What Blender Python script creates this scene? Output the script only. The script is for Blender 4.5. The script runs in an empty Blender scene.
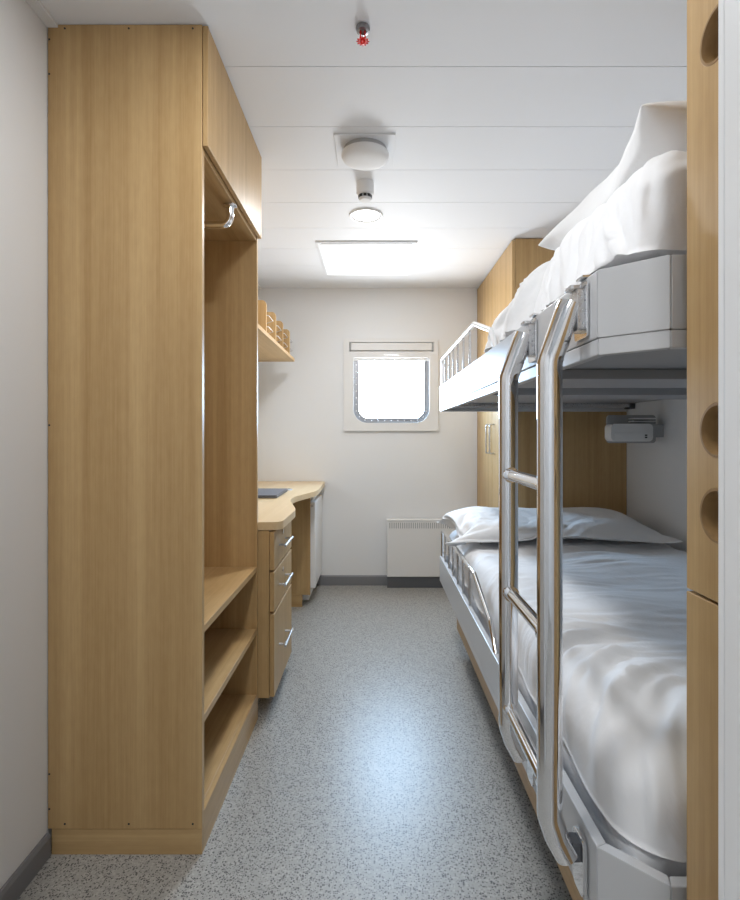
import bpy, bmesh, math, random
from mathutils import Vector, Matrix
random.seed(7)
C = bpy.context.scene.collection
SC = bpy.context.scene
PI = math.pi

# ------------------------------------------------------------------ materials
def new_mat(name):
    m = bpy.data.materials.new(name); m.use_nodes = True
    nt = m.node_tree; b = nt.nodes['Principled BSDF']
    return m, nt, b

def plain(name, col, rough=.5, metal=0.0, spec=.5, coat=0.0, bump=0.0, bump_scale=200, var=0.0):
    m, nt, b = new_mat(name)
    b.inputs['Base Color'].default_value = (*col, 1)
    b.inputs['Roughness'].default_value = rough
    b.inputs['Metallic'].default_value = metal
    b.inputs['Specular IOR Level'].default_value = spec
    b.inputs['Coat Weight'].default_value = coat
    tc = nt.nodes.new('ShaderNodeTexCoord')
    nz = nt.nodes.new('ShaderNodeTexNoise'); nz.inputs['Scale'].default_value = bump_scale
    nz.inputs['Detail'].default_value = 3
    nt.links.new(tc.outputs['Object'], nz.inputs['Vector'])
    if bump:
        bp = nt.nodes.new('ShaderNodeBump'); bp.inputs['Strength'].default_value = bump
        bp.inputs['Distance'].default_value = .002
        nt.links.new(nz.outputs['Fac'], bp.inputs['Height'])
        nt.links.new(bp.outputs['Normal'], b.inputs['Normal'])
    mr = nt.nodes.new('ShaderNodeMapRange')
    mr.inputs['To Min'].default_value = max(0, rough - .03); mr.inputs['To Max'].default_value = rough + .03
    nt.links.new(nz.outputs['Fac'], mr.inputs['Value'])
    nt.links.new(mr.outputs['Result'], b.inputs['Roughness'])
    return m

def wood(name, axis, light=(.585, .395, .192), dark=(.40, .246, .100), rough=.42, seed=0.0):
    """oak veneer, grain running along axis 'x','y' or 'z'"""
    m, nt, b = new_mat(name)
    N = nt.nodes.new; L = nt.links.new
    tc = N('ShaderNodeTexCoord')
    def mapped(across, along):
        mp = N('ShaderNodeMapping')
        s = {'x': (along, across, across), 'y': (across, along, across), 'z': (across, across, along)}[axis]
        mp.inputs['Scale'].default_value = s
        mp.inputs['Location'].default_value = (seed, seed * 1.7, seed * .6)
        L(tc.outputs['Object'], mp.inputs['Vector'])
        return mp
    def noise(mp, scale, detail, rough_=.6, dist=0):
        n = N('ShaderNodeTexNoise'); n.inputs['Scale'].default_value = scale
        n.inputs['Detail'].default_value = detail; n.inputs['Roughness'].default_value = rough_
        n.inputs['Distortion'].default_value = dist
        L(mp.outputs['Vector'], n.inputs['Vector']); return n
    bands = noise(mapped(24, .30), 1.0, 3, .55)           # broad staves
    grain = noise(mapped(110, 1.3), 1.0, 5, .7, .4)      # streaks
    fibre = noise(mapped(420, 9), 1.0, 3, .6)            # pores
    fleck = noise(mapped(60, 22), 1.0, 2, .5)            # cross flecks
    def mixf(a, c, f):
        n = N('ShaderNodeMix'); n.data_type = 'FLOAT'; n.inputs[0].default_value = f
        L(a, n.inputs[2]); L(c, n.inputs[3]); return n.outputs[0]
    f = mixf(bands.outputs['Fac'], grain.outputs['Fac'], .38)
    f = mixf(f, fibre.outputs['Fac'], .16)
    f = mixf(f, fleck.outputs['Fac'], .12)
    r = N('ShaderNodeValToRGB')
    r.color_ramp.elements[0].position = .34; r.color_ramp.elements[0].color = (*dark, 1)
    r.color_ramp.elements[1].position = .64; r.color_ramp.elements[1].color = (*light, 1)
    L(f, r.inputs['Fac']); L(r.outputs['Color'], b.inputs['Base Color'])
    b.inputs['Roughness'].default_value = rough; b.inputs['Specular IOR Level'].default_value = .35
    bp = N('ShaderNodeBump'); bp.inputs['Strength'].default_value = .08; bp.inputs['Distance'].default_value = .001
    L(fibre.outputs['Fac'], bp.inputs['Height']); L(bp.outputs['Normal'], b.inputs['Normal'])
    return m

def floor_mat():
    m, nt, b = new_mat('speckled_vinyl')
    N = nt.nodes.new; L = nt.links.new
    tc = N('ShaderNodeTexCoord')
    def specks(scale, thr_lo, frac, off):
        mp = N('ShaderNodeMapping'); mp.inputs['Location'].default_value = (off, off * .7, 0)
        L(tc.outputs['Object'], mp.inputs['Vector'])
        nz = N('ShaderNodeTexNoise'); nz.inputs['Scale'].default_value = 160
        L(mp.outputs['Vector'], nz.inputs['Vector'])
        add = N('ShaderNodeVectorMath'); add.operation = 'MULTIPLY_ADD'
        add.inputs[1].default_value = (.0022, .0022, 0)
        L(nz.outputs['Color'], add.inputs[0]); L(mp.outputs['Vector'], add.inputs[2])
        v = N('ShaderNodeTexVoronoi'); v.voronoi_dimensions = '2D'; v.inputs['Scale'].default_value = scale
        L(add.outputs['Vector'], v.inputs['Vector'])
        near = N('ShaderNodeMath'); near.operation = 'LESS_THAN'; near.inputs[1].default_value = thr_lo
        L(v.outputs['Distance'], near.inputs[0])
        sep = N('ShaderNodeSeparateColor'); L(v.outputs['Color'], sep.inputs[0])
        pick = N('ShaderNodeMath'); pick.operation = 'LESS_THAN'; pick.inputs[1].default_value = frac
        L(sep.outputs[0], pick.inputs[0])
        mu = N('ShaderNodeMath'); mu.operation = 'MULTIPLY'
        L(near.outputs[0], mu.inputs[0]); L(pick.outputs[0], mu.inputs[1])
        return mu.outputs[0]
    base = (.375, .364, .338)
    col = None
    for scale, thr, frac, off, c in ((170, .50, .30, 0.0, (.45, .437, .408)), (210, .50, .25, 3.1, (.29, .28, .26)),
                                     (150, .35, .22, 7.7, (.10, .095, .09)), (250, .36, .18, 1.9, (.05, .05, .05))):
        mx = N('ShaderNodeMix'); mx.data_type = 'RGBA'
        L(specks(scale, thr, frac, off), mx.inputs[0])
        if col is None: mx.inputs[6].default_value = (*base, 1)
        else: L(col, mx.inputs[6])
        mx.inputs[7].default_value = (*c, 1)
        col = mx.outputs[2]
    L(col, b.inputs['Base Color'])
    b.inputs['Roughness'].default_value = .36
    b.inputs['Specular IOR Level'].default_value = .6
    return m

def linen(name, col):
    m, nt, b = new_mat(name)
    N = nt.nodes.new; L = nt.links.new
    b.inputs['Base Color'].default_value = (*col, 1)
    b.inputs['Roughness'].default_value = .75
    b.inputs['Sheen Weight'].default_value = .15
    tc = N('ShaderNodeTexCoord')
    a = N('ShaderNodeTexNoise'); a.inputs['Scale'].default_value = 9; a.inputs['Detail'].default_value = 4
    a.inputs['Distortion'].default_value = .8
    L(tc.outputs['Object'], a.inputs['Vector'])
    w = N('ShaderNodeTexNoise'); w.inputs['Scale'].default_value = 900
    L(tc.outputs['Object'], w.inputs['Vector'])
    ad = N('ShaderNodeMath'); ad.operation = 'MULTIPLY_ADD'; ad.inputs[1].default_value = .04
    L(w.outputs['Fac'], ad.inputs[0]); L(a.outputs['Fac'], ad.inputs[2])
    bp = N('ShaderNodeBump'); bp.inputs['Strength'].default_value = .35; bp.inputs['Distance'].default_value = .012
    L(ad.outputs[0], bp.inputs['Height']); L(bp.outputs['Normal'], b.inputs['Normal'])
    return m

def emit(name, col, s):
    m, nt, b = new_mat(name)
    b.inputs['Base Color'].default_value = (*col, 1)
    b.inputs['Emission Color'].default_value = (*col, 1)
    b.inputs['Emission Strength'].default_value = s
    return m

def glass_mat():
    m, nt, b = new_mat('window_glass')
    nt.nodes.remove(b)
    N = nt.nodes.new; L = nt.links.new
    t = N('ShaderNodeBsdfTransparent'); g = N('ShaderNodeBsdfGlossy'); g.inputs['Roughness'].default_value = .02
    fr = N('ShaderNodeLayerWeight'); fr.inputs['Blend'].default_value = .12
    mx = N('ShaderNodeMixShader')
    L(fr.outputs['Facing'], mx.inputs[0]); L(t.outputs[0], mx.inputs[1]); L(g.outputs[0], mx.inputs[2])
    L(mx.outputs[0], nt.nodes['Material Output'].inputs['Surface'])
    return m

WALL = plain('wall_paint', (.79, .795, .80), .45, bump=.05, bump_scale=300)
CEIL = plain('ceiling_panel_paint', (.81, .83, .86), .62, spec=.3)
FLOOR = floor_mat()
BASEB = plain('grey_baseboard', (.20, .20, .21), .45)
OAKZ = wood('oak_veneer_vertical', 'z')
OAKY = wood('oak_veneer_lengthwise', 'y', seed=2.3)
OAKX = wood('oak_veneer_crosswise', 'x', seed=4.1)
OAKD = wood('oak_door_veneer', 'z', seed=6.4)
CUP = wood('oak_recess_shade', 'z', (.36, .22, .095), (.24, .14, .055), .4, seed=3.3)  # oak with the shade inside the finger pulls painted into its colour
DESK = wood('pale_oak_worktop', 'y', (.74, .56, .34), (.64, .46, .25), .3, seed=1.2)
WHITE = plain('white_enamel', (.84, .84, .84), .3)
OFFW = plain('offwhite_plastic', (.78, .775, .765), .4)
RAIL = plain('pale_grey_powder_coat', (.56, .565, .575), .32)
UNDER = plain('grey_steel_underside', (.36, .365, .38), .4)
CHROME = plain('polished_chrome', (.86, .86, .87), .07, metal=1)
RING = plain('window_ring_steel', (.36, .365, .38), .34, metal=1)
MATTE = plain('matte_white_plastic', (.80, .80, .80), .65, spec=.25)
GUN = plain('dull_metal', (.30, .30, .31), .35, metal=1)
STEEL = plain('brushed_steel', (.62, .62, .63), .28, metal=1)
DARK = plain('dark_gap', (.02, .02, .02), .6)
DGREY = plain('dark_grey_plastic', (.10, .105, .115), .4)
MGREY = plain('mid_grey_plastic', (.40, .405, .41), .4)
SLATE = plain('slate_blue_lid', (.10, .115, .15), .35)
RED = plain('red_plastic', (.75, .02, .015), .35)
LINEN = linen('white_linen', (.86, .86, .87))
LINEN2 = linen('white_pillow_linen', (.88, .88, .885))
GLASS = glass_mat()
LENS = emit('lit_lens', (1, .98, .95), 9)
PANEL = emit('lit_diffuser', (.95, .98, 1.0), .35)

# ------------------------------------------------------------------ builders
ROOTLOC = {}
def finish(me, smooth):
    if smooth is None: return
    me.shade_smooth()
    me.set_sharp_from_angle(angle=math.radians(smooth))

def obj(name, bm, mat, parent=None, bevel=0.0, smooth=None, segs=2):
    """link one mesh object; coordinates in bm are world coordinates"""
    bmesh.ops.recalc_face_normals(bm, faces=bm.faces[:])
    if parent is not None:
        base = ROOTLOC[parent.name]
    else:
        xs = [v.co.x for v in bm.verts]; ys = [v.co.y for v in bm.verts]; zs = [v.co.z for v in bm.verts]
        base = Vector(((min(xs) + max(xs)) / 2, (min(ys) + max(ys)) / 2, min(zs)))
    bmesh.ops.translate(bm, verts=bm.verts[:], vec=-base)
    me = bpy.data.meshes.new(name); bm.to_mesh(me); bm.free()
    finish(me, smooth)
    o = bpy.data.objects.new(name, me); C.objects.link(o)
    for mm in (mat if isinstance(mat, (list, tuple)) else [mat]): me.materials.append(mm)
    if parent is not None: o.parent = parent
    else: o.location = base
    ROOTLOC[o.name] = base
    if bevel:
        b = o.modifiers.new('edge', 'BEVEL'); b.width = bevel; b.segments = segs
        b.limit_method = 'ANGLE'; b.angle_limit = math.radians(40)
    return o

def thing(name, loc, label, cat, group=None):
    o = bpy.data.objects.new(name, None); C.objects.link(o)
    o.empty_display_size = .05
    o.location = loc; ROOTLOC[o.name] = Vector(loc)
    o['label'] = label; o['category'] = cat
    if group: o['group'] = group
    return o

def tag(o, label, cat, group=None):
    o['label'] = label; o['category'] = cat
    if group: o['group'] = group
    return o

def struct(name, bm, mat, parent=None, **k):
    o = obj(name, bm, mat, parent, **k)
    if parent is None: o['kind'] = 'structure'
    return o

def B(): return bmesh.new()

def box(bm, x0, x1, y0, y1, z0, z1):
    vs = [bm.verts.new((x, y, z)) for z in (z0, z1) for y in (y0, y1) for x in (x0, x1)]
    for f in ((0, 2, 3, 1), (4, 5, 7, 6), (0, 1, 5, 4), (2, 6, 7, 3), (0, 4, 6, 2), (1, 3, 7, 5)):
        bm.faces.new([vs[i] for i in f])
    return bm

def bx(*a): return box(B(), *a)

AX = {'z': lambda a, b, h: (a, b, h), 'y': lambda a, b, h: (a, h, b), 'x': lambda a, b, h: (h, a, b)}
def plate(bm, outer, h0, h1, axis='z', holes=()):
    """flat plate with optional holes, extruded along axis from h0 to h1"""
    f = AX[axis]
    edges = []
    for loop in (outer, *holes):
        vs = [bm.verts.new(f(a, b, h0)) for a, b in loop]
        for i in range(len(vs)): edges.append(bm.edges.new((vs[i], vs[(i + 1) % len(vs)])))
    r = bmesh.ops.triangle_fill(bm, edges=edges, use_beauty=True, use_dissolve=False)
    faces = [g for g in r['geom'] if isinstance(g, bmesh.types.BMFace)]
    ext = bmesh.ops.extrude_face_region(bm, geom=faces)
    d = Vector(f(0, 0, h1 - h0)) 
    bmesh.ops.translate(bm, verts=[g for g in ext['geom'] if isinstance(g, bmesh.types.BMVert)], vec=d)
    return bm

def circle(cx, cy, r, n=40): return [(cx + r * math.cos(2 * PI * i / n), cy + r * math.sin(2 * PI * i / n)) for i in range(n)]

def rrect(x0, x1, y0, y1, r, n=8, corners=(1, 1, 1, 1)):
    """rounded rectangle; corners = (x1y1, x0y1, x0y0, x1y0)"""
    out = []
    for k, (cx, cy, px, py) in enumerate(((x1 - r, y1 - r, x1, y1), (x0 + r, y1 - r, x0, y1), (x0 + r, y0 + r, x0, y0), (x1 - r, y0 + r, x1, y0))):
        if not corners[k]: out.append((px, py)); continue
        for i in range(n + 1):
            a = k * PI / 2 + PI / 2 * i / n
            out.append((cx + r * math.cos(a), cy + r * math.sin(a)))
    return out

def fillet(pts, r, n=7):
    pts = [Vector(p) for p in pts]; out = [pts[0]]
    for i in range(1, len(pts) - 1):
        p = pts[i]; a = (pts[i - 1] - p); b = (pts[i + 1] - p)
        la, lb = a.length, b.length; a.normalize(); b.normalize()
        ang = a.angle(b); t = min(r / math.tan(ang / 2), la * .49, lb * .49)
        p0, p2 = p + a * t, p + b * t
        for k in range(n + 1):
            s = k / n
            out.append(p0 * (1 - s) ** 2 + p * 2 * s * (1 - s) + p2 * s * s)
    out.append(pts[-1]); return out

def tube(bm, pts, r, n=16, cap=True):
    pts = [Vector(p) for p in pts]
    t0 = (pts[1] - pts[0]).normalized()
    up = Vector((0, 0, 1)) if abs(t0.z) < .9 else Vector((1, 0, 0))
    nrm = t0.cross(up).normalized(); rings = []
    for i, p in enumerate(pts):
        if i == 0: t = t0
        elif i == len(pts) - 1: t = (pts[i] - pts[i - 1]).normalized()
        else: t = ((pts[i + 1] - p).normalized() + (p - pts[i - 1]).normalized()).normalized()
        nrm = (nrm - t * nrm.dot(t)).normalized(); bi = t.cross(nrm)
        rings.append([bm.verts.new(p + (nrm * math.cos(2 * PI * k / n) + bi * math.sin(2 * PI * k / n)) * r) for k in range(n)])
    for a, b in zip(rings, rings[1:]):
        for k in range(n): bm.faces.new((a[k], a[(k + 1) % n], b[(k + 1) % n], b[k]))
    if cap:
        bm.faces.new(rings[0][::-1]); bm.faces.new(rings[-1])
    return bm

def lathe(bm, cx, cy, prof, n=48):
    """prof: list of (radius, z); closed at ends where radius is 0"""
    rings = []
    for r, z in prof:
        if r < 1e-6: rings.append([bm.verts.new((cx, cy, z))])
        else: rings.append([bm.verts.new((cx + r * math.cos(2 * PI * k / n), cy + r * math.sin(2 * PI * k / n), z)) for k in range(n)])
    for a, b in zip(rings, rings[1:]):
        for k in range(n):
            q = (k + 1) % n
            if len(a) == 1 and len(b) == 1: continue
            if len(a) == 1: bm.faces.new((a[0], b[q], b[k]))
            elif len(b) == 1: bm.faces.new((a[k], a[q], b[0]))
            else: bm.faces.new((a[k], a[q], b[q], b[k]))
    return bm

# ------------------------------------------------------------------ dimensions (metres; camera at x=0,y=0)
H = 2.118            # ceiling
XL, XR = -.8345, 1.341
YB = 3.71            # back wall
YD0, YD1 = .30, .45  # wall with the doorway the camera looks through
YE = -1.4

# ------------------------------------------------------------------ setting
struct('floor', bx(XL - .1, XR + .1, YE - .1, YB + .15, -.06, 0), FLOOR)

# ceiling: metal panels with fine joints
bm = B(); y = YB + .15; edges_y = [YB + .15]
ys = [YE - .1]
v = 1.479 - 9 * .2885
while v < YB + .15:
    ys.append(v); v += .2885
ys.append(YB + .15)
for a, b in zip(ys, ys[1:]):
    if b - a > .01: box(bm, XL - .1, XR + .1, a + .0011, b - .0011, H, H + .02)
box(bm, XL - .1, XR + .1, YE - .1, YB + .15, H + .012, H + .05)
struct('ceiling', bm, CEIL)

struct('wall_left', bx(XL - .1, XL, YE - .1, YB + .15, 0, H), WALL)
struct('wall_right', bx(XR, XR + .1, YE - .1, YB + .15, 0, H), WALL)
WX0, WX1, WZ0, WZ1 = -.149, .3896, 1.156, 1.618     # chrome opening
bm = plate(B(), [(XL, 0), (XR, 0), (XR, H), (XL, H)], YB, YB + .04, 'y',
           [rrect(WX0 - .01, WX1 + .01, WZ0 - .01, WZ1 + .01, .1, 10, (0, 0, 1, 1))])
struct('wall_back', bm, WALL)
struct('wall_rear', bx(XL, XR, YE - .1, YE, 0, H), WALL)
# wall with the doorway
JX0, JX1, JT = -.47, .296, 2.0
bm = plate(B(), [(XL, 0), (JX0 - .02, 0), (JX0 - .02, JT + .02), (JX1 + .02, JT + .02), (JX1 + .02, 0), (XR, 0), (XR, H), (XL, H)], YD0, YD1 - .006, 'y')
struct('wall_front', bm, WALL)
fr = B()
plate(fr, [(JX0 - .02, 0), (JX0, 0), (JX0, JT), (JX1, JT), (JX1, 0), (JX1 + .02, 0), (JX1 + .02, JT + .02), (JX0 - .02, JT + .02)], YD0 - .006, YD1 - .0095, 'y')
plate(fr, [(JX0 - .05, 0), (JX0 - .001, 0), (JX0 - .001, JT + .001), (JX1 + .001, JT + .001), (JX1 + .001, 0), (JX1 + .05, 0), (JX1 + .05, JT + .05), (JX0 - .05, JT + .05)], YD1 - .008, YD1, 'y')
struct('trim_1', fr, WHITE, bevel=.0012)
struct('trim_2', bx(XL, XL + .028, YD1, YB, H - .010, H), WALL, bevel=.001)
# baseboards
struct('baseboard_left', plate(B(), [(XL, 0), (XL + .012, 0), (XL + .012, .05), (XL + .007, .058), (XL, .058)], YD1, 1.322, 'y'), BASEB)
struct('baseboard_back', plate(B(), [(YB, 0), (YB - .012, 0), (YB - .012, .062), (YB - .007, .07), (YB, .07)], -.43, .74, 'x'), BASEB)

# ------------------------------------------------------------------ window
w = bpy.data.objects.new('window_1', None); C.objects.link(w); w.location = (.12, YB, 1.0985)
ROOTLOC['window_1'] = Vector(w.location); w['kind'] = 'structure'
yf = YB - .022
bm = plate(B(), rrect(-.2176, .453, 1.0985, 1.755, .012, 4), yf, YB, 'y',
           [rrect(WX0, WX1, WZ0, WZ1, .1, 10, (0, 0, 1, 1)), [(-.179, 1.663), (.420, 1.663), (.420, 1.729), (-.179, 1.729)]])
obj('window_frame', bm, OFFW, w, bevel=.004)
# deep reveal
obj('reveal', plate(B(), rrect(WX0 - .009, WX1 + .009, WZ0 - .009, WZ1 + .009, .1, 10, (0, 0, 1, 1)), YB + .0004, YB + .038, 'y',
    [rrect(WX0, WX1, WZ0, WZ1, .1, 10, (0, 0, 1, 1))]), WHITE, w)
GX0, GX1, GZ0 = -.112, .3546, 1.191
ring = obj('sash_ring', plate(B(), rrect(WX0, WX1, WZ0, WZ1 + .03, .1, 12, (0, 0, 1, 1)), YB + .01, YB + .03, 'y',
    [rrect(GX0, GX1, GZ0, WZ1 + .02, .068, 12, (0, 0, 1, 1))]), RING, w, bevel=.002)
rp = rrect((WX0 + GX0) / 2, (WX1 + GX1) / 2, (WZ0 + GZ0) / 2, WZ1, .085, 6, (0, 0, 1, 1))
# rivets spaced along the ring
pts = []
path = [Vector((a, b)) for a, b in rp][1:]
acc = 0
for a, b in zip(path, path[1:]):
    L_ = (b - a).length
    while acc < L_:
        pts.append(a + (b - a) * (acc / L_)); acc += .047
    acc -= L_
rv = None
for p in pts:
    if rv is None:
        bm = lathe(B(), 0, 0, [(0, .004), (.0035, .003), (.005, 0), (0, 0)], 12)
        bmesh.ops.rotate(bm, verts=bm.verts[:], matrix=Matrix.Rotation(PI / 2, 3, 'X'))
        base = ROOTLOC[w.name]
        me = bpy.data.meshes.new('rivet'); bmesh.ops.recalc_face_normals(bm, faces=bm.faces[:]); bm.to_mesh(me); bm.free(); me.materials.append(WHITE); me.shade_smooth()
        rv = bpy.data.objects.new('rivet', me)
    else: rv = rv.copy()
    C.objects.link(rv); rv.parent = ring; rv.location = Vector((p.x, YB + .01, p.y)) - base
obj('glass', plate(B(), rrect(GX0 - .01, GX1 + .01, GZ0 - .01, WZ1 + .02, .06, 8, (0, 0, 1, 1)), YB + .018, YB + .022, 'y'), GLASS, w)
obj('blind_cassette', bx(-.166, .408, YB - .026, YB - .002, 1.670, 1.724), OFFW, w, bevel=.004)
obj('blind_end_cap', bx(-.177, -.167, YB - .024, YB - .002, 1.666, 1.727), MGREY, w, bevel=.002)
obj('blind_end_cap', bx(.409, .419, YB - .024, YB - .002, 1.666, 1.727), MGREY, w, bevel=.002)
obj('blind_fabric', bx(WX0, WX1, YB + .001, YB + .004, 1.60, WZ1 + .01), OFFW, w)
obj('blind_pull', bx(.065, .175, YB - .036, YB - .02, 1.634, 1.646), WHITE, w, bevel=.004)

# ------------------------------------------------------------------ wardrobe (left foreground)
WY0, WY1, WXF = 1.325, 1.962, -.4395
T = .018
wd = thing('open_wardrobe', ((XL + WXF) / 2, (WY0 + WY1) / 2, 0), 'tall open-fronted oak wardrobe with low shelves, standing against the left wall', 'wardrobe')
x0 = XL + .002
sp = obj('side_panel', bx(x0, WXF, WY0, WY0 + T, .066, H - .002), OAKZ, wd, bevel=.0012)
obj('side_panel', bx(x0, WXF, WY1 - T, WY1, .066, H - .002), OAKZ, wd, bevel=.0012)
obj('back_panel', bx(x0, x0 + .008, WY0 + T, WY1 - T, .066, H - .002), OAKZ, wd)
obj('top_panel', bx(x0 + .008, WXF, WY0 + T, WY1 - T, H - .020, H - .002), OAKY, wd, bevel=.001)
bm = bx(x0 + .009, WXF - .0145, WY0 + .013, WY1 - .001, 0, .0645)
box(bm, x0 + .009, WXF - .0005, WY0 + .001, WY0 + .0125, 0, .0645)
obj('plinth', bm, OAKX, wd, bevel=.0008)
obj('front_board', bx(WXF - .014, WXF - .0005, WY0 + .013, WY1 - .001, 0, .0645), OAKY, wd)
obj('front_board', bx(WXF - .014, WXF - .0005, WY0 + T, WY1 - T, .0645, .0995), OAKY, wd)
for zt in (1.815, .578, .346, .100):
    obj('shelf', bx(x0 + .008, WXF - (.002 if zt > 1 else .0145 if zt < .2 else .001), WY0 + T, WY1 - T, zt - (.034 if zt < .2 else .02), zt), OAKY, wd, bevel=.0012)
obj('overhead_door', bx(WXF + .0015, -.4245, WY0 + .001, WY1 - .006, 1.807, H - .004), OAKD, wd, bevel=.0015)
rod = fillet([(-.455, 1.64, 1.795), (-.455, 1.64, 1.732), (-.80, 1.64, 1.732)], .042, 10)
bm = tube(B(), rod, .0115, 20)
lathe(bm, -.455, 1.64, [(0, 1.795), (.021, 1.795), (.021, 1.790), (.0115, 1.786)], 24)
obj('hanging_rail', bm, CHROME, wd, smooth=45)
# small dark fixing holes in the near side panel
sh = None
for (hx, hz) in [(-.789, 2.106), (-.626, 2.106), (-.463, 2.106), (-.829, 2.078), (-.829, 1.99), (-.829, 1.095), (-.829, .206), (-.829, .117), (-.789, .079), (-.626, .079), (-.463, .079)]:
    if sh is None:
        bm = lathe(B(), 0, 0, [(0, 0), (.0026, 0), (.0026, .001), (0, .001)], 10)
        bmesh.ops.rotate(bm, verts=bm.verts[:], matrix=Matrix.Rotation(PI / 2, 3, 'X'))
        me = bpy.data.meshes.new('screw_hole'); bmesh.ops.recalc_face_normals(bm, faces=bm.faces[:]); bm.to_mesh(me); bm.free(); me.materials.append(DARK)
        sh = bpy.data.objects.new('screw_hole', me)
    else: sh = sh.copy()
    C.objects.link(sh); sh.parent = sp
    sh.location = Vector((max(hx, x0 + .004), WY0 + .0003, hz)) - ROOTLOC[wd.name]

# ------------------------------------------------------------------ desk: drawers, worktop, support panel, fridge
PY0, PY1 = 1.972, 2.386
dc = thing('drawer_cabinet', ((XL - .398) / 2, (PY0 + PY1) / 2, 0), 'oak three-drawer cabinet under the desk, right behind the wardrobe', 'drawer cabinet')
obj('carcass', bx(x0, -.400, PY0, PY1, .072, .708), OAKZ, dc, bevel=.001)
obj('plinth', bx(x0, -.47, PY0 + .01, PY1 - .02, 0, .071), OAKY, dc, bevel=.001)
for i, (z0, z1) in enumerate(((.557, .702), (.399, .547), (.076, .388))):
    d = obj('drawer', bx(-.3985, -.3805, PY0 + .001, PY1 - .001, z0, z1), OAKD, dc, bevel=.0015)
    zc = (z0 + z1) / 2 + (.002 if i < 2 else .004)
    bm = tube(B(), [(-.353, 2.055, zc), (-.353, 2.235, zc)], .0055, 14)
    for yy in (2.075, 2.215): tube(bm, [(-.381, yy, zc), (-.353, yy, zc)], .0045, 12)
    obj('handle', bm, STEEL, d, smooth=45)
    if i < 2:
        bm = lathe(B(), 0, 0, [(0, 0), (.009, 0), (.009, .004), (.007, .005), (0, .005)], 20)
        bmesh.ops.rotate(bm, verts=bm.verts[:], matrix=Matrix.Rotation(PI / 2, 3, 'Y'))
        bmesh.ops.translate(bm, verts=bm.verts[:], vec=(-.381, 2.15, z1 - .03))
        obj('lock', bm, CHROME, d, smooth=45)

def smooth_poly(pts, rr, n=6):
    out = []
    N_ = len(pts)
    for i in range(N_):
        p = Vector(pts[i]); a = Vector(pts[i - 1]) - p; b = Vector(pts[(i + 1) % N_]) - p
        r = rr[i]
        if r == 0: out.append(tuple(p)); continue
        a.normalize(); b.normalize()
        p0, p2 = p + a * r, p + b * r
        for k in range(n + 1):
            s = k / n; q = p0 * (1 - s) ** 2 + p * 2 * s * (1 - s) + p2 * s * s
            out.append((q.x, q.y))
    return out
top = smooth_poly([(x0, 1.968), (-.352, 1.968), (-.347, 2.30), (-.434, 2.66), (-.425, 2.79), (-.338, 3.08), (-.352, YB - .003), (x0, YB - .003)],
                  [0, .045, .05, .09, .05, .09, .035, 0])
tag(obj('worktop', plate(B(), top, .710, .740), DESK, bevel=.004, segs=3), 'pale oak desk worktop with a curved front edge, over the drawers and fridge', 'desk')

spn = thing('desk_panel', (-.62, 3.245, 0), 'upright oak panel holding up the worktop beside the white fridge', 'panel')
obj('panel', bx(x0, -.401, 3.235, 3.257, .075, .708), OAKZ, spn, bevel=.001)
obj('plinth', bx(x0, -.451, 3.235, 3.256, 0, .074), OAKX, spn, bevel=.001)

fg = thing('mini_fridge', (-.6, 3.48, 0), 'white under-desk fridge in the far left corner beside the back wall', 'fridge')
obj('body', bx(x0 + .01, -.416, 3.302, 3.695, .02, .70), WHITE, fg, bevel=.005)
obj('top_trim', bx(-.4155, -.382, 3.260, 3.695, .664, .70), WHITE, fg, bevel=.004)
obj('door', bx(-.411, -.372, 3.266, 3.695, .105, .650), WHITE, fg, bevel=.007, segs=3)
obj('door_seal', bx(-.4155, -.4105, 3.272, 3.69, .112, .644), MGREY, fg)
bm = lathe(B(), 0, 0, [(0, 0), (.008, 0), (.008, .004), (0, .005)], 16)
bmesh.ops.rotate(bm, verts=bm.verts[:], matrix=Matrix.Rotation(PI / 2, 3, 'X'))
bmesh.ops.translate(bm, verts=bm.verts[:], vec=(-.392, 3.266, .625))
obj('hinge_pin', bm, STEEL, fg, smooth=45)
for fx, fy in ((-.50, 3.32), (-.50, 3.66), (-.78, 3.29), (-.78, 3.66)):
    obj('foot', lathe(B(), fx, fy, [(0, 0), (.015, 0), (.015, .021), (0, .021)], 16), DARK, fg, smooth=45)

lp = thing('laptop', (-.665, 2.88, .740), 'closed slate-grey laptop lying on the pale worktop', 'laptop')
obj('base', plate(B(), rrect(-.815, -.508, 2.70, 3.05, .012, 5), .742, .750), DGREY, lp, bevel=.0015)
obj('lid', plate(B(), rrect(-.815, -.508, 2.70, 3.05, .012, 5), .7508, .757), SLATE, lp, bevel=.002)
obj('hinge', bx(-.815, -.808, 2.76, 2.99, .7501, .7507), DARK, lp)
gm = thing('cable_grommet', (-.54, 3.13, .740), 'round grey cable grommet set in the worktop behind the laptop', 'cable grommet')
obj('collar', lathe(B(), -.54, 3.13, [(.034, .7402), (.034, .745), (.036, .7455), (.045, .7435), (.047, .7402)], 40), MGREY, gm, smooth=50)
obj('cap', lathe(B(), -.54, 3.13, [(0, .7402), (.033, .7402), (.033, .7425), (0, .7425)], 40), OFFW, gm, smooth=50)

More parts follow.
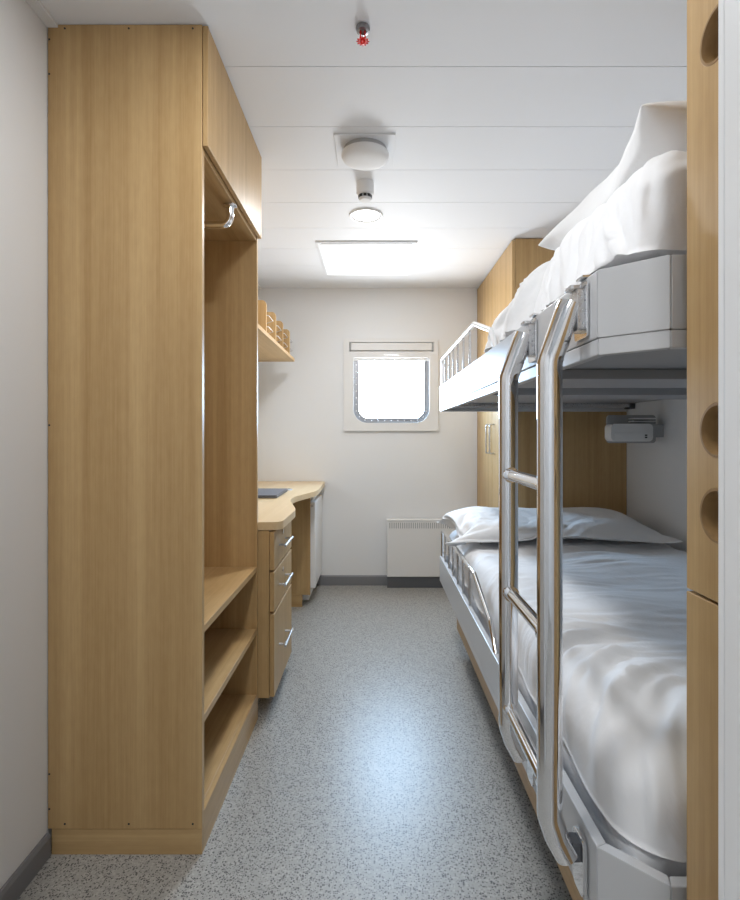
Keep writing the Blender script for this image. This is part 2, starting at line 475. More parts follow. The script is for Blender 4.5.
# ------------------------------------------------------------------ wall shelf with dividers
ws = thing('wall_shelf', ((XL - .543) / 2, 2.87, 1.57), 'oak wall shelf with four upright dividers above the desk', 'shelf')
obj('board', plate(B(), smooth_poly([(x0, 2.16), (-.543, 2.16), (-.543, 3.55), (x0, 3.55)], [0, .01, .02, 0]), 1.570, 1.590), OAKY, ws, bevel=.0015)
for yk in (2.667, 2.924, 3.15, 3.40):
    dv = obj('divider', plate(B(), rrect(x0, -.556, 1.591, 1.762, .022, 8, (1, 0, 0, 0)), yk, yk + .018, 'y'), OAKZ, ws, bevel=.001)
    for zc in (1.645, 1.705):
        # spring wire loop holding the books: runs forward of the divider and back
        for sgn in (1,):
            p = [(-.70, yk + .009, zc), (-.70, yk - .05, zc), (-.575, yk - .012, zc - .006), (-.575, yk + .010, zc - .006), (-.575, yk + .04, zc - .006), (-.70, yk + .10, zc)]
            q = fillet([(-.63, yk + .019, zc), (-.63, yk + .07, zc), (-.562, yk + .10, zc), (-.562, yk + .215, zc - .004), (-.60, yk + .220, zc - .016)], .004, 4)
            if yk > 3.3: q = fillet([(-.63, yk + .019, zc), (-.63, yk + .03, zc), (-.556, yk + .06, zc), (-.556, yk + .125, zc - .004), (-.60, yk + .13, zc - .016)], .004, 4)
            obj('wire_clip', tube(B(), q, .0024, 8), STEEL, dv, smooth=60)

# ------------------------------------------------------------------ far right wardrobe at the foot of the bunks
CY0 = 2.762
fc = thing('tall_cabinet', (1.04, 3.23, 0), 'floor-to-ceiling oak cabinet with two doors in the far right corner', 'cabinet')
obj('carcass', bx(.7515, XR - .002, CY0, YB - .003, 0, H - .004), OAKZ, fc, bevel=.001)
ym = 3.225
for (a, b, hy) in ((CY0 + .002, ym - .0015, ym - .05), (ym + .0015, YB - .006, ym + .05)):
    d = obj('door', bx(.731, .750, a, b, .06, H - .012), OAKD, fc, bevel=.0015)
    bm = tube(B(), fillet([(.7315, hy, .957), (.703, hy, .957), (.703, hy, 1.135), (.7315, hy, 1.135)], .01, 5), .005, 12)
    obj('handle', bm, STEEL, d, smooth=45)

# ------------------------------------------------------------------ near right cabinet with round finger pulls
NC0, NC1, NX = .452, .72, .432
nc = thing('tall_cabinet', (.89, .585, 0), 'tall oak cabinet with round finger pulls between the bunks and the white door jamb', 'cabinet')
bm = bx(NX + .07, XR - .002, NC0, NC1 - .019, 0, H - .004)
box(bm, NX + .0215, XR - .002, NC1 - .0185, NC1 - .001, 0, H - .004)
obj('carcass', bm, OAKZ, nc, bevel=.001)
def cab_door(z0, z1, holes, name='door'):
    hl = [circle(.655, hz, .0345, 40) for hz in holes]
    d = obj(name, plate(B(), [(NC0 + .002, z0), (NC1, z0), (NC1, z1), (NC0 + .002, z1)], NX, NX + .020, 'x', hl), OAKD, nc, bevel=.0012)
    for hz in holes:
        bm = lathe(B(), 0, 0, [(.0355, .001), (.0345, -.0012), (.0315, -.0012), (.029, .004), (.027, .048), (0, .048)], 40)
        bmesh.ops.rotate(bm, verts=bm.verts[:], matrix=Matrix.Rotation(PI / 2, 3, 'Y'))
        bmesh.ops.translate(bm, verts=bm.verts[:], vec=(NX + .0004, .655, hz))
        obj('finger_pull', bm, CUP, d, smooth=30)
        bm = bx(NX + .012, NX + .030, .640, .650, hz - .014, hz + .014)
        obj('latch', bm, DGREY, d, bevel=.002)
cab_door(.06, .8545, [])
cab_door(.8585, H - .012, [.968, 1.076, 1.577])

# ------------------------------------------------------------------ bunks
BX, BC, BCX, BN, BF = .3453, .807, .4196, .736, 2.75
def bunk(name, zb, zt, label):
    t = thing(name, ((BX + XR) / 2, (BN + BF) / 2, 0 if zb < 1 else zb), label, 'bunk bed')
    th = .018
    def seg(nm, poly, z0, z1): return obj(nm, plate(B(), poly, z0, z1), RAIL, t, bevel=.002)
    zl = zb + .026
    # outline of the frame, outer and inner
    o1, o2, o3, o4 = (BX, BF), (BX, BC), (BCX, BN), (XR - .003, BN)
    i1, i2, i3, i4 = (BX + th, BF), (BX + th, BC + .008), (BCX + .007, BN + th), (XR - .003, BN + th)
    g = .0004
    for z0, z1, inset, nm in ((zl + .0005, zt, 0, 'rail'), (zb, zl - .0003, .0012, 'lower_lip')):
        s = inset
        seg('side_' + nm, [(BX + s, BF), (BX + s, BC + g), (BX + th, BC + .008 + g), (BX + th, BF)], z0, z1)
        seg('corner_' + nm, [(BX + s, BC - g), (BCX + s * .7, BN + s), (BCX + .007 - g, BN + th), (BX + th, BC + .008 - g)], z0, z1)
        seg('end_' + nm, [(BCX + g, BN + s), (XR - .003, BN + s), (XR - .003, BN + th), (BCX + .007 + g, BN + th)], z0, z1)
    seg('far_end_rail', [(BX, BF), (XR - .003, BF), (XR - .003, BF + .008), (BX, BF + .008)], zb, zt)
    # inner ledge carrying the mattress
    obj('mattress_base', plate(B(), [(BX + th + .001, BF - .002), (BX + th + .001, BC + .012), (BCX + .010, BN + th + .001), (XR - .005, BN + th + .001), (XR - .005, BF - .002)], zb + .040, zb + .052), UNDER, t)
    # guard rail: long bent tube with slim posts
    gx = BX + .012
    zr = zt + .142
    bm = tube(B(), fillet([(gx, BF - .012, zt - .01), (gx, BF - .012, zr), (gx, 1.86, zr), (gx, 1.60, zr - .075), (gx, 1.52, zt - .012)], .03, 6), .0085, 14)
    gr = obj('guard_rail', bm, CHROME if zb < 1 else WHITE, t, smooth=45)
    for yy in (2.62, 2.49, 2.36, 2.23, 2.09, 1.95):
        obj('post', tube(B(), [(gx, yy, zt - .008), (gx, yy, zr - .004)], .0045, 10), STEEL, gr, smooth=45)
    return t
LZ0, LZ1, UZ0, UZ1 = .298, .431, 1.194, 1.326
lb = bunk('lower_bunk', LZ0, LZ1, 'lower bunk bed with grey rail and oak drawer base, along the right wall')
obj('base_front', bx(.405, .423, .756, 2.56, .118, LZ0 + .03), OAKY, lb, bevel=.0015)
obj('base_end', bx(.424, XR - .004, 2.54, 2.558, .118, LZ0 + .03), OAKX, lb, bevel=.001)
obj('toe_kick', bx(.455, XR - .004, .80, 2.52, 0, .117), DGREY, lb)
ub = bunk('upper_bunk', UZ0, UZ1, 'upper bunk bed with pale grey rail, fixed high on the right wall')
obj('cross_beam', bx(BX + .03, XR - .005, 1.285, 1.53, 1.208, 1.233), UNDER, ub, bevel=.002)
obj('cross_beam', bx(BX + .03, XR - .005, 1.80, 2.02, 1.208, 1.233), UNDER, ub, bevel=.002)
obj('cross_beam', bx(BX + .03, XR - .005, .80, .90, 1.208, 1.233), UNDER, ub, bevel=.002)
obj('end_beam', bx(BX + .03, 1.315, 2.68, 2.735, 1.214, 1.233), STEEL, ub, bevel=.002)
obj('beam_bracket', bx(1.316, 1.339, 2.67, 2.74, 1.205, 1.233), DGREY, ub, bevel=.002)

# ------------------------------------------------------------------ ladder
ld = thing('bunk_ladder', (.294, .993, .36), 'chrome tube ladder with three rungs hooked onto the upper bunk rail', 'ladder')
LX, LY0, LY1, R = .290, .861, 1.126, .0205
for yy in (LY0, LY1):
    post = fillet([(BX - .021, yy, 1.286), (.319, yy, 1.274), (LX, yy, 1.192), (LX, yy, .440), (.302, yy, .405), (BX - .027, yy, .376)], .045, 8)
    obj('stile', tube(B(), post, R, 24), CHROME, ld, smooth=60)
    # upper hook: plate on the rail face, grey jaw, tab over the top edge, knob
    hk = plate(B(), rrect(yy - .026, yy + .026, 1.228, 1.318, .006, 4), BX - .0045, BX - .0012, 'x')
    box(hk, BX - .006, BX + .03, yy - .014, yy + .014, UZ1 + .001, UZ1 + .005)
    hook = obj('hook', hk, CHROME, ld, bevel=.0012)
    jw = plate(B(), rrect(yy - .019, yy + .019, 1.240, 1.308, .004, 3), BX - .016, BX - .0048, 'x')
    obj('jaw', jw, STEEL, hook, bevel=.002)
    bm = plate(B(), rrect(BX - .026, BX - .006, yy - .015, yy + .015, .005, 4), 1.3085, 1.3145, 'z')
    obj('release_catch', bm, STEEL, hook, bevel=.0015)
    # lower bracket
    bk = plate(B(), rrect(yy - .022, yy + .022, .318, .412, .012, 6), BX - .009, BX - .0015, 'x')
    br = obj('bracket', bk, CHROME, ld, bevel=.002)
    bm = bx(BX - .022, BX - .008, yy - .014, yy + .016, .372, .402)
    obj('clamp', bm, DGREY, br, bevel=.003)
for zz in (.985, .733, .482):
    rg = obj('rung', tube(B(), [(LX, LY0, zz), (LX, LY1, zz)], .0125, 20), CHROME, ld, smooth=60)
    for yy, s in ((LY0, 1), (LY1, -1)):
        obj('collar', tube(B(), [(LX, yy + s * .016, zz), (LX, yy + s * .026, zz)], .0165, 20), CHROME, rg, smooth=45)

# ------------------------------------------------------------------ bedding
def gridbag(nx, ny, sx, sy, corner=0.0, h=.02, pw=.5):
    """flat closed bag in local coords, centre at origin"""
    bm = B()
    def pt(i, j, s):
        u, v = 2 * i / nx - 1, 2 * j / ny - 1
        x = u * sx / 2 * (1 - corner * (1 - v * v)) ; yv = v * sy / 2 * (1 - corner * (1 - u * u))
        e = max(0, (1 - u * u) * (1 - v * v)) ** pw
        return (x, yv, s * h * e)
    T_ = [[bm.verts.new(pt(i, j, 1)) for j in range(ny + 1)] for i in range(nx + 1)]
    Bt = [[T_[i][j] if i in (0, nx) or j in (0, ny) else bm.verts.new(pt(i, j, -1)) for j in range(ny + 1)] for i in range(nx + 1)]
    for i in range(nx):
        for j in range(ny):
            bm.faces.new((T_[i][j], T_[i + 1][j], T_[i + 1][j + 1], T_[i][j + 1]))
            bm.faces.new((Bt[i][j], Bt[i][j + 1], Bt[i + 1][j + 1], Bt[i + 1][j]))
    return bm

COLL = []
def collider(bm, thick=.004):
    me = bpy.data.meshes.new('tmp'); bmesh.ops.recalc_face_normals(bm, faces=bm.faces[:]); bm.to_mesh(me); bm.free()
    o = bpy.data.objects.new('tmp_collider', me); C.objects.link(o)
    o.modifiers.new('c', 'COLLISION'); o.collision.thickness_outer = thick; o.collision.cloth_friction = 25
    COLL.append(o); return o
def clear_colliders():
    for o in COLL:
        me = o.data; bpy.data.objects.remove(o); bpy.data.meshes.remove(me)
    COLL.clear()

def simulate(bm, frames, pressure=0, shrink=0.0, mass=.3, bend=.4, tension=12, quality=6, pin=None, gravity=1.0, selfc=False, damp=8):
    """drape/inflate the mesh with Blender's cloth solver, return the settled bmesh (world coords)"""
    bmesh.ops.recalc_face_normals(bm, faces=bm.faces[:])
    me = bpy.data.meshes.new('tmp_cloth'); bm.to_mesh(me); bm.free()
    o = bpy.data.objects.new('tmp_cloth', me); C.objects.link(o)
    if pin:
        vg = o.vertex_groups.new(name='pin'); vg.add([v.index for v in me.vertices if pin(v.co)], 1.0, 'REPLACE')
    c = o.modifiers.new('cl', 'CLOTH'); s = c.settings
    s.quality = quality; s.mass = mass
    s.tension_stiffness = s.compression_stiffness = tension; s.shear_stiffness = tension * .5; s.bending_stiffness = bend
    s.tension_damping = s.compression_damping = damp; s.air_damping = 3
    s.shrink_min = shrink
    s.effector_weights.gravity = gravity
    if pressure: s.use_pressure = True; s.uniform_pressure_force = pressure
    if pin: s.vertex_group_mass = 'pin'
    c.collision_settings.use_collision = True; c.collision_settings.distance_min = .004
    c.collision_settings.collision_quality = 3
    c.collision_settings.use_self_collision = selfc
    c.point_cache.frame_start = 1; c.point_cache.frame_end = frames + 2
    SC.frame_start, SC.frame_end = 1, frames + 2
    for f in range(1, frames + 1): SC.frame_set(f)
    dg = bpy.context.evaluated_depsgraph_get()
    ev = o.evaluated_get(dg); m2 = bpy.data.meshes.new_from_object(ev)
    out = B(); out.from_mesh(m2)
    bpy.data.objects.remove(o); bpy.data.meshes.remove(me); bpy.data.meshes.remove(m2)
    SC.frame_set(1)
    return out

def cloth_obj(name, bm, mat, label, cat, group=None, sub=1, smooth_it=1, clamp=None):
    if smooth_it:
        for _ in range(smooth_it): bmesh.ops.smooth_vert(bm, verts=bm.verts[:], factor=.35, use_axis_x=True, use_axis_y=True, use_axis_z=True)
    if clamp: clamp(bm)
    o = obj(name, bm, mat)
    o.data.shade_smooth()
    if sub:
        m = o.modifiers.new('s', 'SUBSURF'); m.levels = m.render_levels = sub
    return tag(o, label, cat, group)

def slab(x0, x1, y0, y1, z0, z1, r, nx, ny, nz, slope=0.0):
    """closed rounded slab with a regular quad grid (a cube grid projected to a rounded box)"""
    bm = B(); V = {}
    def vert(i, j, k):
        key = (i, j, k)
        if key not in V:
            p = Vector((x0 + (x1 - x0) * i / nx, y0 + (y1 - y0) * j / ny, z0 + (z1 - z0) * k / nz))
            rr = Vector((min(r, (x1 - x0) / 2), min(r, (y1 - y0) / 2), min(r, (z1 - z0) / 2)))
            c = Vector((min(max(p.x, x0 + rr.x), x1 - rr.x), min(max(p.y, y0 + rr.y), y1 - rr.y), min(max(p.z, z0 + rr.z), z1 - rr.z)))
            d = p - c
            m = max(abs(d.x) / rr.x, abs(d.y) / rr.y, abs(d.z) / rr.z)
            if m > 1e-6:
                q = Vector((d.x / rr.x, d.y / rr.y, d.z / rr.z)); q.normalize(); q *= m
                p = c + Vector((q.x * rr.x, q.y * rr.y, q.z * rr.z))
            V[key] = bm.verts.new(p)
        return V[key]
    for i in range(nx):
        for j in range(ny):
            for k, fl in ((0, 1), (nz, 0)):
                f = [vert(i, j, k), vert(i + 1, j, k), vert(i + 1, j + 1, k), vert(i, j + 1, k)]
                bm.faces.new(f[::-1] if fl else f)
    for i in range(nx):
        for k in range(nz):
            for j in (0, ny): bm.faces.new([vert(i, j, k), vert(i + 1, j, k), vert(i + 1, j, k + 1), vert(i, j, k + 1)])
    for j in range(ny):
        for k in range(nz):
            for i in (0, nx): bm.faces.new([vert(i, j, k), vert(i, j + 1, k), vert(i, j + 1, k + 1), vert(i, j, k + 1)])
    bmesh.ops.recalc_face_normals(bm, faces=bm.faces[:])
    return bm

def bag(nx, ny, sx, sy, loc, rx=0, ry=0, rz=0, corner=.05, h=.05):
    bm = gridbag(nx, ny, sx, sy, corner, h)
    M = Matrix.Translation(loc) @ Matrix.Rotation(rz, 4, 'Z') @ Matrix.Rotation(ry, 4, 'Y') @ Matrix.Rotation(rx, 4, 'X')
    bmesh.ops.transform(bm, matrix=M, verts=bm.verts[:]); return bm

#BEDSTART
# mattresses
def mattress(name, zb, zt, label):
    bm = slab(BX + .045, XR - .012, BN + .05, BF - .012, zb, zt, .03, 16, 30, 4)
    o = obj(name, bm, LINEN); o.data.shade_smooth(); tag(o, label, 'mattress'); return o
mattress('mattress', LZ0 + .053, .440, 'white mattress of the lower bunk, mostly under the duvet')
mattress('mattress', UZ0 + .053, 1.345, 'white mattress of the upper bunk behind the slim guard posts')

random.seed(11)
def box_collider(*a): return collider(bx(*a))
SOFT = dict(mass=.003, tension=10, quality=6)
def above(z):
    def f(bm):
        for v_ in bm.verts: v_.co.z = max(v_.co.z, z)
    return f

# lower duvet: soft slab with creases across the bed and folds fanning from the near edge
def creases(bm, ridges, uv, keep=lambda v: 1.0):
    """push vertices along their normals; ridges = (u, v, angle, half length, half width, height, curl)"""
    bm.normal_update()
    mv = []
    for v_ in bm.verts:
        k = keep(v_)
        if k <= 0: continue
        pu, pv = uv(v_.co); h = 0
        for (u, v, a, L_, w_, A, cu) in ridges:
            du, dv = pu - u, pv - v
            s_ = du * math.cos(a) + dv * math.sin(a)
            if abs(s_) > 2.4 * L_: continue
            t_ = -du * math.sin(a) + dv * math.cos(a) - cu * s_ * s_
            if abs(t_) > 4 * w_: continue
            q = t_ / w_
            h += A * math.exp(-(s_ / L_) ** 2) * (math.exp(-q * q) - .55 * math.exp(-((q - 1.7) / 1.2) ** 2))
        if h: mv.append((v_, v_.normal * h * k))
    for v_, d in mv: v_.co += d

bm = slab(BX + .036, XR - .008, BN + .026, BF - .016, .345, .592, .080, 100, 190, 18)
for v_ in bm.verts: v_.co.z = max(v_.co.z, .4425)
for v_ in bm.verts:
    x_, y_, z_ = v_.co
    w_ = max(0, (z_ - .45) / .14)
    v_.co.z += w_ * (.007 * math.sin(x_ * 7 + 1) * math.sin(y_ * 3.1 + .5) + .005 * math.sin(x_ * 12 + y_ * 8) + .004 * math.sin(y_ * 17 - x_ * 6))
    if x_ < BX + .13: v_.co.x += w_ * (.010 * math.sin(y_ * 11) + .006 * math.sin(y_ * 27 + 1.3)) + .006 * math.sin(y_ * 19)
rg_ = []
for k in range(130):
    yy = random.uniform(1.0, 2.7)
    rg_.append((random.uniform(.40, 1.3), yy, random.gauss(0, .12), random.uniform(.05, .20), random.uniform(.007, .016), random.uniform(.0015, .0042), random.uniform(-.6, .6)))
for k in range(34):            # fan of folds at the foot, rising from the rail
    yy = .80 + .017 * k + random.uniform(-.012, .012)
    a_ = 1.15 - .033 * k + random.uniform(-.12, .12)
    rg_.append((BX + .10 + random.uniform(-.02, .09), yy, a_, random.uniform(.05, .12), random.uniform(.008, .014), random.uniform(.006, .013), random.uniform(-2.5, 0)))
for k in range(16):
    rg_.append((random.uniform(.55, 1.25), random.uniform(.78, 1.0), random.uniform(.2, 1.4), random.uniform(.05, .11), random.uniform(.009, .018), random.uniform(.002, .005), random.uniform(-2, 1)))
for k in range(26):            # drape folds along the aisle side
    rg_.append((BX + .07, random.uniform(1.35, 2.5), random.uniform(.2, .9), random.uniform(.04, .09), random.uniform(.007, .012), random.uniform(.002, .005), 0))
creases(bm, rg_, lambda c: (c.x, c.y), lambda v_: min(1, max(0, (v_.co.z - .45) / .05)))
for v_ in bm.verts:
    v_.co.x = min(max(v_.co.x, BX + .024), XR - .004); v_.co.y = min(max(v_.co.y, BN + .024), BF - .01); v_.co.z = max(v_.co.z, .442)
duv_copy = bm.copy()
cloth_obj('duvet', bm, LINEN, 'rumpled white duvet spread over the lower bunk', 'duvet', sub=0, smooth_it=0)

# lower pillow
collider(duv_copy, .014)
box_collider(BX - .2, XR, CY0 - .012, CY0 + .2, .3, 1.2)
box_collider(XR - .004, XR + .1, 1.9, 2.9, .3, 1.2)
p = simulate(bag(76, 46, .97, .56, (.800, 2.450, .672), rx=math.radians(6), corner=.05, h=.05), 46, pressure=.44, shrink=-.06, bend=.012, **SOFT)
clear_colliders()
cloth_obj('pillow', p, LINEN2, 'wide white pillow lying at the head of the lower bunk', 'pillow',
          clamp=lambda b: bmesh.ops.translate(b, verts=b.verts[:], vec=(0, 0, .004)))

# upper bunk: folded duvet, slumped pillow behind it, pillow on top
bm = slab(.378, 1.325, .785, 1.295, 1.27, 1.522, .055, 90, 70, 26)
for v_ in bm.verts: v_.co.z = max(v_.co.z, 1.3475)
for v_ in bm.verts:
    x_, y_, z_ = v_.co
    t = (z_ - 1.348) / .175
    f = max(0, 1 - (x_ - .378) / .35)
    v_.co.x += f * (.045 * t + .008 * math.sin(y_ * 16) * t + .006 * math.sin(y_ * 31 + 2))
    v_.co.z += t * (.006 * math.sin(y_ * 9 + x_ * 5) + .005 * math.sin(x_ * 11) + .014 * max(0, 1 - abs(y_ - .98) / .3) * f)
    v_.co.y += (1 - t) * .012 * math.sin(x_ * 13) * (1 if y_ < .85 else 0)
rg_ = []
for k in range(34):
    rg_.append((random.uniform(.80, 1.28), random.uniform(1.36, 1.48), random.uniform(.75, 1.35), random.uniform(.04, .10), random.uniform(.006, .012), random.uniform(.004, .009), random.uniform(-3, 3)))
creases(bm, rg_, lambda c: (c.y, c.z), lambda v_: max(0, -v_.normal.x))
rg_ = [(random.uniform(.42, 1.2), random.uniform(.82, 1.27), random.uniform(-.5, 1.0), random.uniform(.05, .12), random.uniform(.007, .014), random.uniform(.002, .005), random.uniform(-2, 2)) for k in range(40)]
creases(bm, rg_, lambda c: (c.x, c.y), lambda v_: max(0, v_.normal.z))
rg_ = [(random.uniform(.42, 1.0), random.uniform(1.36, 1.5), random.uniform(.3, 1.5), random.uniform(.04, .09), random.uniform(.008, .014), random.uniform(.002, .005), random.uniform(-2, 2)) for k in range(18)]
creases(bm, rg_, lambda c: (c.x, c.z), lambda v_: max(0, -v_.normal.y))
above(1.3475)(bm)
d2_copy = bm.copy()
cloth_obj('duvet', bm, LINEN, 'folded white duvet piled on the near end of the upper bunk', 'duvet', sub=0, smooth_it=0)

bm = slab(.372, 1.32, 1.325, 1.84, 1.24, 1.535, .085, 70, 60, 24)
for v_ in bm.verts: v_.co.z = max(v_.co.z, 1.3475)
for v_ in bm.verts:
    x_, y_, z_ = v_.co
    t = (z_ - 1.348) / .187
    drop = max(0, (y_ - 1.58) / .26)
    v_.co.z = 1.348 + (z_ - 1.348) * (1 - .62 * drop ** 1.5) + t * (.008 * math.sin(y_ * 14 + x_ * 4) + .007 * math.sin(x_ * 10 + 2))
    f = max(0, 1 - (x_ - .372) / .3)
    v_.co.x += f * (.055 * t + .009 * math.sin(y_ * 21) + .006 * math.sin(y_ * 43 + 1))
    v_.co.y += .015 * math.sin(x_ * 12) * (1 if y_ > 1.5 else 0)
rg_ = []
for k in range(30):
    rg_.append((random.uniform(1.34, 1.82), random.uniform(1.36, 1.50), random.uniform(1.5, 2.4), random.uniform(.04, .10), random.uniform(.006, .013), random.uniform(.004, .010), random.uniform(-3, 3)))
creases(bm, rg_, lambda c: (c.y, c.z), lambda v_: max(0, -v_.normal.x))
rg_ = [(random.uniform(.42, 1.2), random.uniform(1.34, 1.82), random.uniform(-.6, .9), random.uniform(.05, .12), random.uniform(.008, .015), random.uniform(.003, .007), random.uniform(-2, 2)) for k in range(40)]
creases(bm, rg_, lambda c: (c.x, c.y), lambda v_: max(0, v_.normal.z))
above(1.3475)(bm)
cloth_obj('pillow', bm, LINEN2, 'white pillow slumped behind the folded duvet on the upper bunk', 'pillow', sub=0, smooth_it=0)

collider(d2_copy, .008)
p = simulate(bag(44, 56, .58, .84, (.86, 1.13, 1.60), rz=PI / 2, corner=.06, h=.05), 46, pressure=1.0, shrink=-.06, bend=.015, **SOFT)
clear_colliders()
cloth_obj('pillow', p, LINEN2, 'white pillow on top of the folded duvet, close under the ceiling', 'pillow')
#BEDEND

# ------------------------------------------------------------------ reading lamp, radiator
rl = thing('reading_lamp', (1.22, 2.43, 1.03), 'grey plastic reading lamp fixed under the upper bunk near the pillow', 'reading lamp')
obj('back_plate', plate(B(), rrect(1.096, 1.327, 1.032, 1.164, .016, 6), 2.452, 2.462, 'y'), MGREY, rl, bevel=.002)
obj('housing', plate(B(), rrect(1.085, 1.278, 1.040, 1.122, .02, 6), 2.385, 2.451, 'y'), OFFW, rl, bevel=.01, segs=4)
obj('switch_panel', plate(B(), rrect(1.098, 1.262, 1.048, 1.080, .004, 3), 2.381, 2.3855, 'y'), OFFW, rl, bevel=.0015)
for zz in (1.059, 1.069): obj('switch', bx(1.238, 1.248, 2.3785, 2.3812, zz - .003, zz + .003), DARK, rl)
for zz in (1.133, 1.146): obj('louvre', bx(1.195, 1.30, 2.40, 2.451, zz - .003, zz + .003), OFFW, rl, bevel=.001)
obj('mounting_arm', bx(1.279, 1.3405, 2.41, 2.45, 1.06, 1.12), MGREY, rl)

rd = thing('wall_heater', (.42, 3.66, 0), 'white slim electric panel heater below the porthole window', 'heater')
obj('panel', bx(.0875, .74, 3.630, 3.685, .078, .470), OFFW, rd, bevel=.005)
obj('top_cover', bx(.0855, .742, 3.626, 3.69, .4705, .478), OFFW, rd, bevel=.003)
for i in range(42):
    xx = .104 + i * .0149
    obj('grille_slot', bx(xx, xx + .006, 3.6285, 3.632, .418, .458), MGREY, rd)
obj('stand', bx(.0895, .738, 3.640, 3.695, 0, .0775), DGREY, rd)

# ------------------------------------------------------------------ ceiling fittings
sk = thing('fire_sprinkler', (-.030, 1.336, 2.07), 'small sprinkler head with red deflector hanging from the ceiling', 'sprinkler')
obj('escutcheon', lathe(B(), -.03, 1.336, [(.0175, H - .0005), (.0185, H - .004), (.016, H - .012), (.010, H - .013), (.010, H - .008), (0, H - .008)], 32), GUN, sk, smooth=45)
bm = B()
for s in (-1, 1): tube(bm, [(-.03 + s * .0055, 1.336, H - .009), (-.03 + s * .0055, 1.336, H - .027), (-.03, 1.336, H - .035)], .0022, 8)
obj('frame_arms', bm, RED, sk, smooth=50)
obj('bulb', tube(B(), [(-.03, 1.336, H - .009), (-.03, 1.336, H - .036)], .0014, 8), STEEL, sk, smooth=50)
star = []
for i in range(24):
    r = .0165 if i % 2 == 0 else .0110
    star.append((-.03 + r * math.cos(i * PI / 12), 1.336 + r * math.sin(i * PI / 12)))
bm = plate(B(), star, H - .038, H - .0355)
lathe(bm, -.03, 1.336, [(0, H - .044), (.005, H - .043), (.0065, H - .038)], 20)
obj('deflector', bm, RED, sk)

dm = thing('ceiling_speaker', (-.034, 1.90, 2.05), 'white round dome on a square plate on the ceiling', 'ceiling speaker')
obj('mounting_plate', bx(-.142, .0736, 1.805, 2.02, H - .006, H - .0004), CEIL, dm, bevel=.0015)
obj('base_ring', lathe(B(), -.034, 1.900, [(.078, H - .0062), (.078, H - .026), (.072, H - .026)], 64), MGREY, dm, smooth=45)
obj('dome', lathe(B(), -.034, 1.900, [(.077, H - .020), (.0865, H - .024), (.0865, H - .032), (.082, H - .040), (.067, H - .047), (.04, H - .051), (0, H - .053)], 64), MATTE, dm, smooth=50)

sd = thing('smoke_detector', (-.039, 2.16, 2.02), 'small white cylindrical detector on the ceiling before the lit downlight', 'smoke detector')
obj('base', lathe(B(), -.039, 2.16, [(.036, H - .0004), (.036, H - .045), (.033, H - .048), (.028, H - .049), (0, H - .049)], 40), MATTE, sd, smooth=45)
obj('sensor_head', lathe(B(), -.039, 2.16, [(.027, H - .0492), (.027, H - .068), (.022, H - .075), (0, H - .077)], 40), MATTE, sd, smooth=45)
for k in range(10):
    a = 2 * PI * k / 10 - PI / 2
    bm = bx(-.007, .007, -.001, .0012, H - .066, H - .054)
    bmesh.ops.rotate(bm, verts=bm.verts[:], matrix=Matrix.Rotation(a + PI / 2, 3, 'Z'), cent=(0, 0, 0))
    bmesh.ops.translate(bm, verts=bm.verts[:], vec=(-.039 + .0268 * math.cos(a), 2.16 + .0268 * math.sin(a), 0))
    obj('vent_slot', bm, DARK, sd)

def downlight(x, y, label, power, size=.12):
    t = thing('ceiling_downlight', (x, y, H - .01), label, 'downlight', 'recessed ceiling downlights')
    obj('trim_ring', lathe(B(), x, y, [(.080, H - .0004), (.080, H - .006), (.077, H - .008), (.070, H - .007), (.070, H - .0004)], 56), OFFW, t, smooth=40)
    obj('inner_ring', lathe(B(), x, y, [(.0695, H - .0004), (.0695, H - .0065), (.0635, H - .003), (.0635, H - .0004)], 56), MGREY, t, smooth=40)
    obj('lens', lathe(B(), x, y, [(.0625, H - .0006), (.0625, H - .003), (0, H - .003)], 56), LENS, t)
    l = bpy.data.lights.new('downlight_lamp', 'AREA'); l.shape = 'DISK'; l.size = size; l.energy = power; l.color = (.94, .97, 1)
    lo = bpy.data.objects.new('downlight_lamp', l); C.objects.link(lo); lo.location = (x, y, H - .016)
    return t
downlight(-.040, 2.477, 'round lit downlight recessed in the ceiling between detector and light panel', 10)
downlight(-.12, .92, 'unseen downlight added in the ceiling just inside the doorway to light the near end', 6)  # added fixture out of view, brightens the camera-facing wardrobe side
downlight(-.08, -.55, 'unseen downlight added in the passage ceiling outside the doorway to light the jamb', 12)  # added fixture behind the camera, brightens the white door jamb

ht = thing('ceiling_luminaire', (-.0425, 3.095, H - .014), 'square white lit light panel on the ceiling near the window', 'ceiling light')
obj('frame', plate(B(), [(-.317, 2.809), (.232, 2.809), (.232, 3.38), (-.317, 3.38)], H - .009, H - .0004, 'z', [[(-.304, 2.822), (.219, 2.822), (.219, 3.367), (-.304, 3.367)]]), CEIL, ht, bevel=.001)
obj('end_strip', bx(-.290, .205, 2.8225, 2.8285, H - .010, H - .0015), MGREY, ht)
obj('diffuser', bx(-.303, .218, 2.829, 3.366, H - .013, H - .0008), PANEL, ht, bevel=.002)

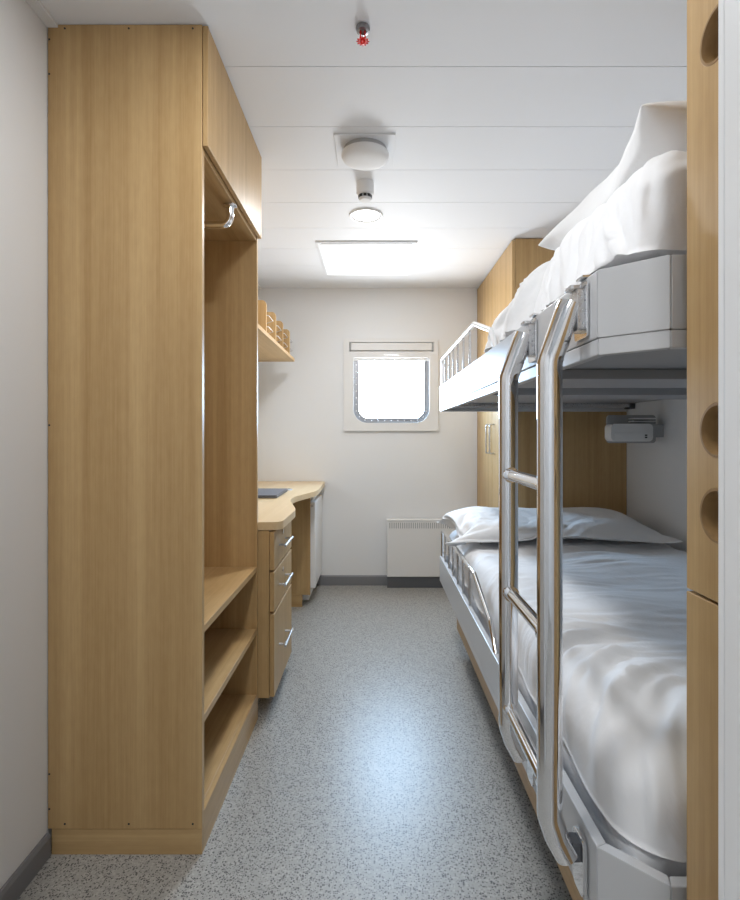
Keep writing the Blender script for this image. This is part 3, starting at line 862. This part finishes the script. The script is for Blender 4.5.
# ------------------------------------------------------------------ daylight, camera, output
wl = bpy.data.worlds.new('sky'); SC.world = wl; wl.use_nodes = True
nt = wl.node_tree; bg = nt.nodes['Background']
N = nt.nodes.new; L = nt.links.new
tc = N('ShaderNodeTexCoord'); sx = N('ShaderNodeSeparateXYZ'); L(tc.outputs['Generated'], sx.inputs[0])
rp_ = N('ShaderNodeValToRGB')          # bright lower half added to throw light up at the ceiling, overcast sky above
rp_.color_ramp.elements[0].position = .47; rp_.color_ramp.elements[0].color = (.74, .77, .80, 1)
rp_.color_ramp.elements[1].position = .53; rp_.color_ramp.elements[1].color = (.48, .72, 1, 1)
mp_ = N('ShaderNodeMapRange'); mp_.inputs['From Min'].default_value = -1; mp_.inputs['From Max'].default_value = 1
L(sx.outputs['Z'], mp_.inputs['Value']); L(mp_.outputs['Result'], rp_.inputs['Fac'])
L(rp_.outputs['Color'], bg.inputs['Color']); bg.inputs['Strength'].default_value = 50.0
pl = bpy.data.lights.new('window_portal', 'AREA'); pl.shape = 'RECTANGLE'; pl.size = .47; pl.size_y = .43
pl.cycles.is_portal = True
po = bpy.data.objects.new('window_portal', pl); C.objects.link(po); po.location = (.121, YB + .036, 1.40); po.rotation_euler = (-PI / 2, 0, 0)

cam = bpy.data.cameras.new('camera'); co = bpy.data.objects.new('camera', cam); C.objects.link(co)
co.location = (0, 0, 1.07); co.rotation_euler = (PI / 2, 0, 0)
cam.sensor_fit = 'VERTICAL'; cam.sensor_height = 36; cam.lens = 520 / 900 * 36
cam.shift_x = -4.5 / 900; cam.shift_y = -15 / 900
cam.clip_start = .01
SC.camera = co
SC.view_settings.view_transform = 'Standard'; SC.view_settings.look = 'None'
SC.view_settings.exposure = 0.08; SC.view_settings.gamma = 1; SC.view_settings.use_curve_mapping = False
SC.cycles.max_bounces = 12; SC.cycles.diffuse_bounces = 6; SC.cycles.glossy_bounces = 6
SC.cycles.use_denoising = True
SC.cycles.caustics_reflective = False; SC.cycles.caustics_refractive = False
SC.cycles.sample_clamp_indirect = 4
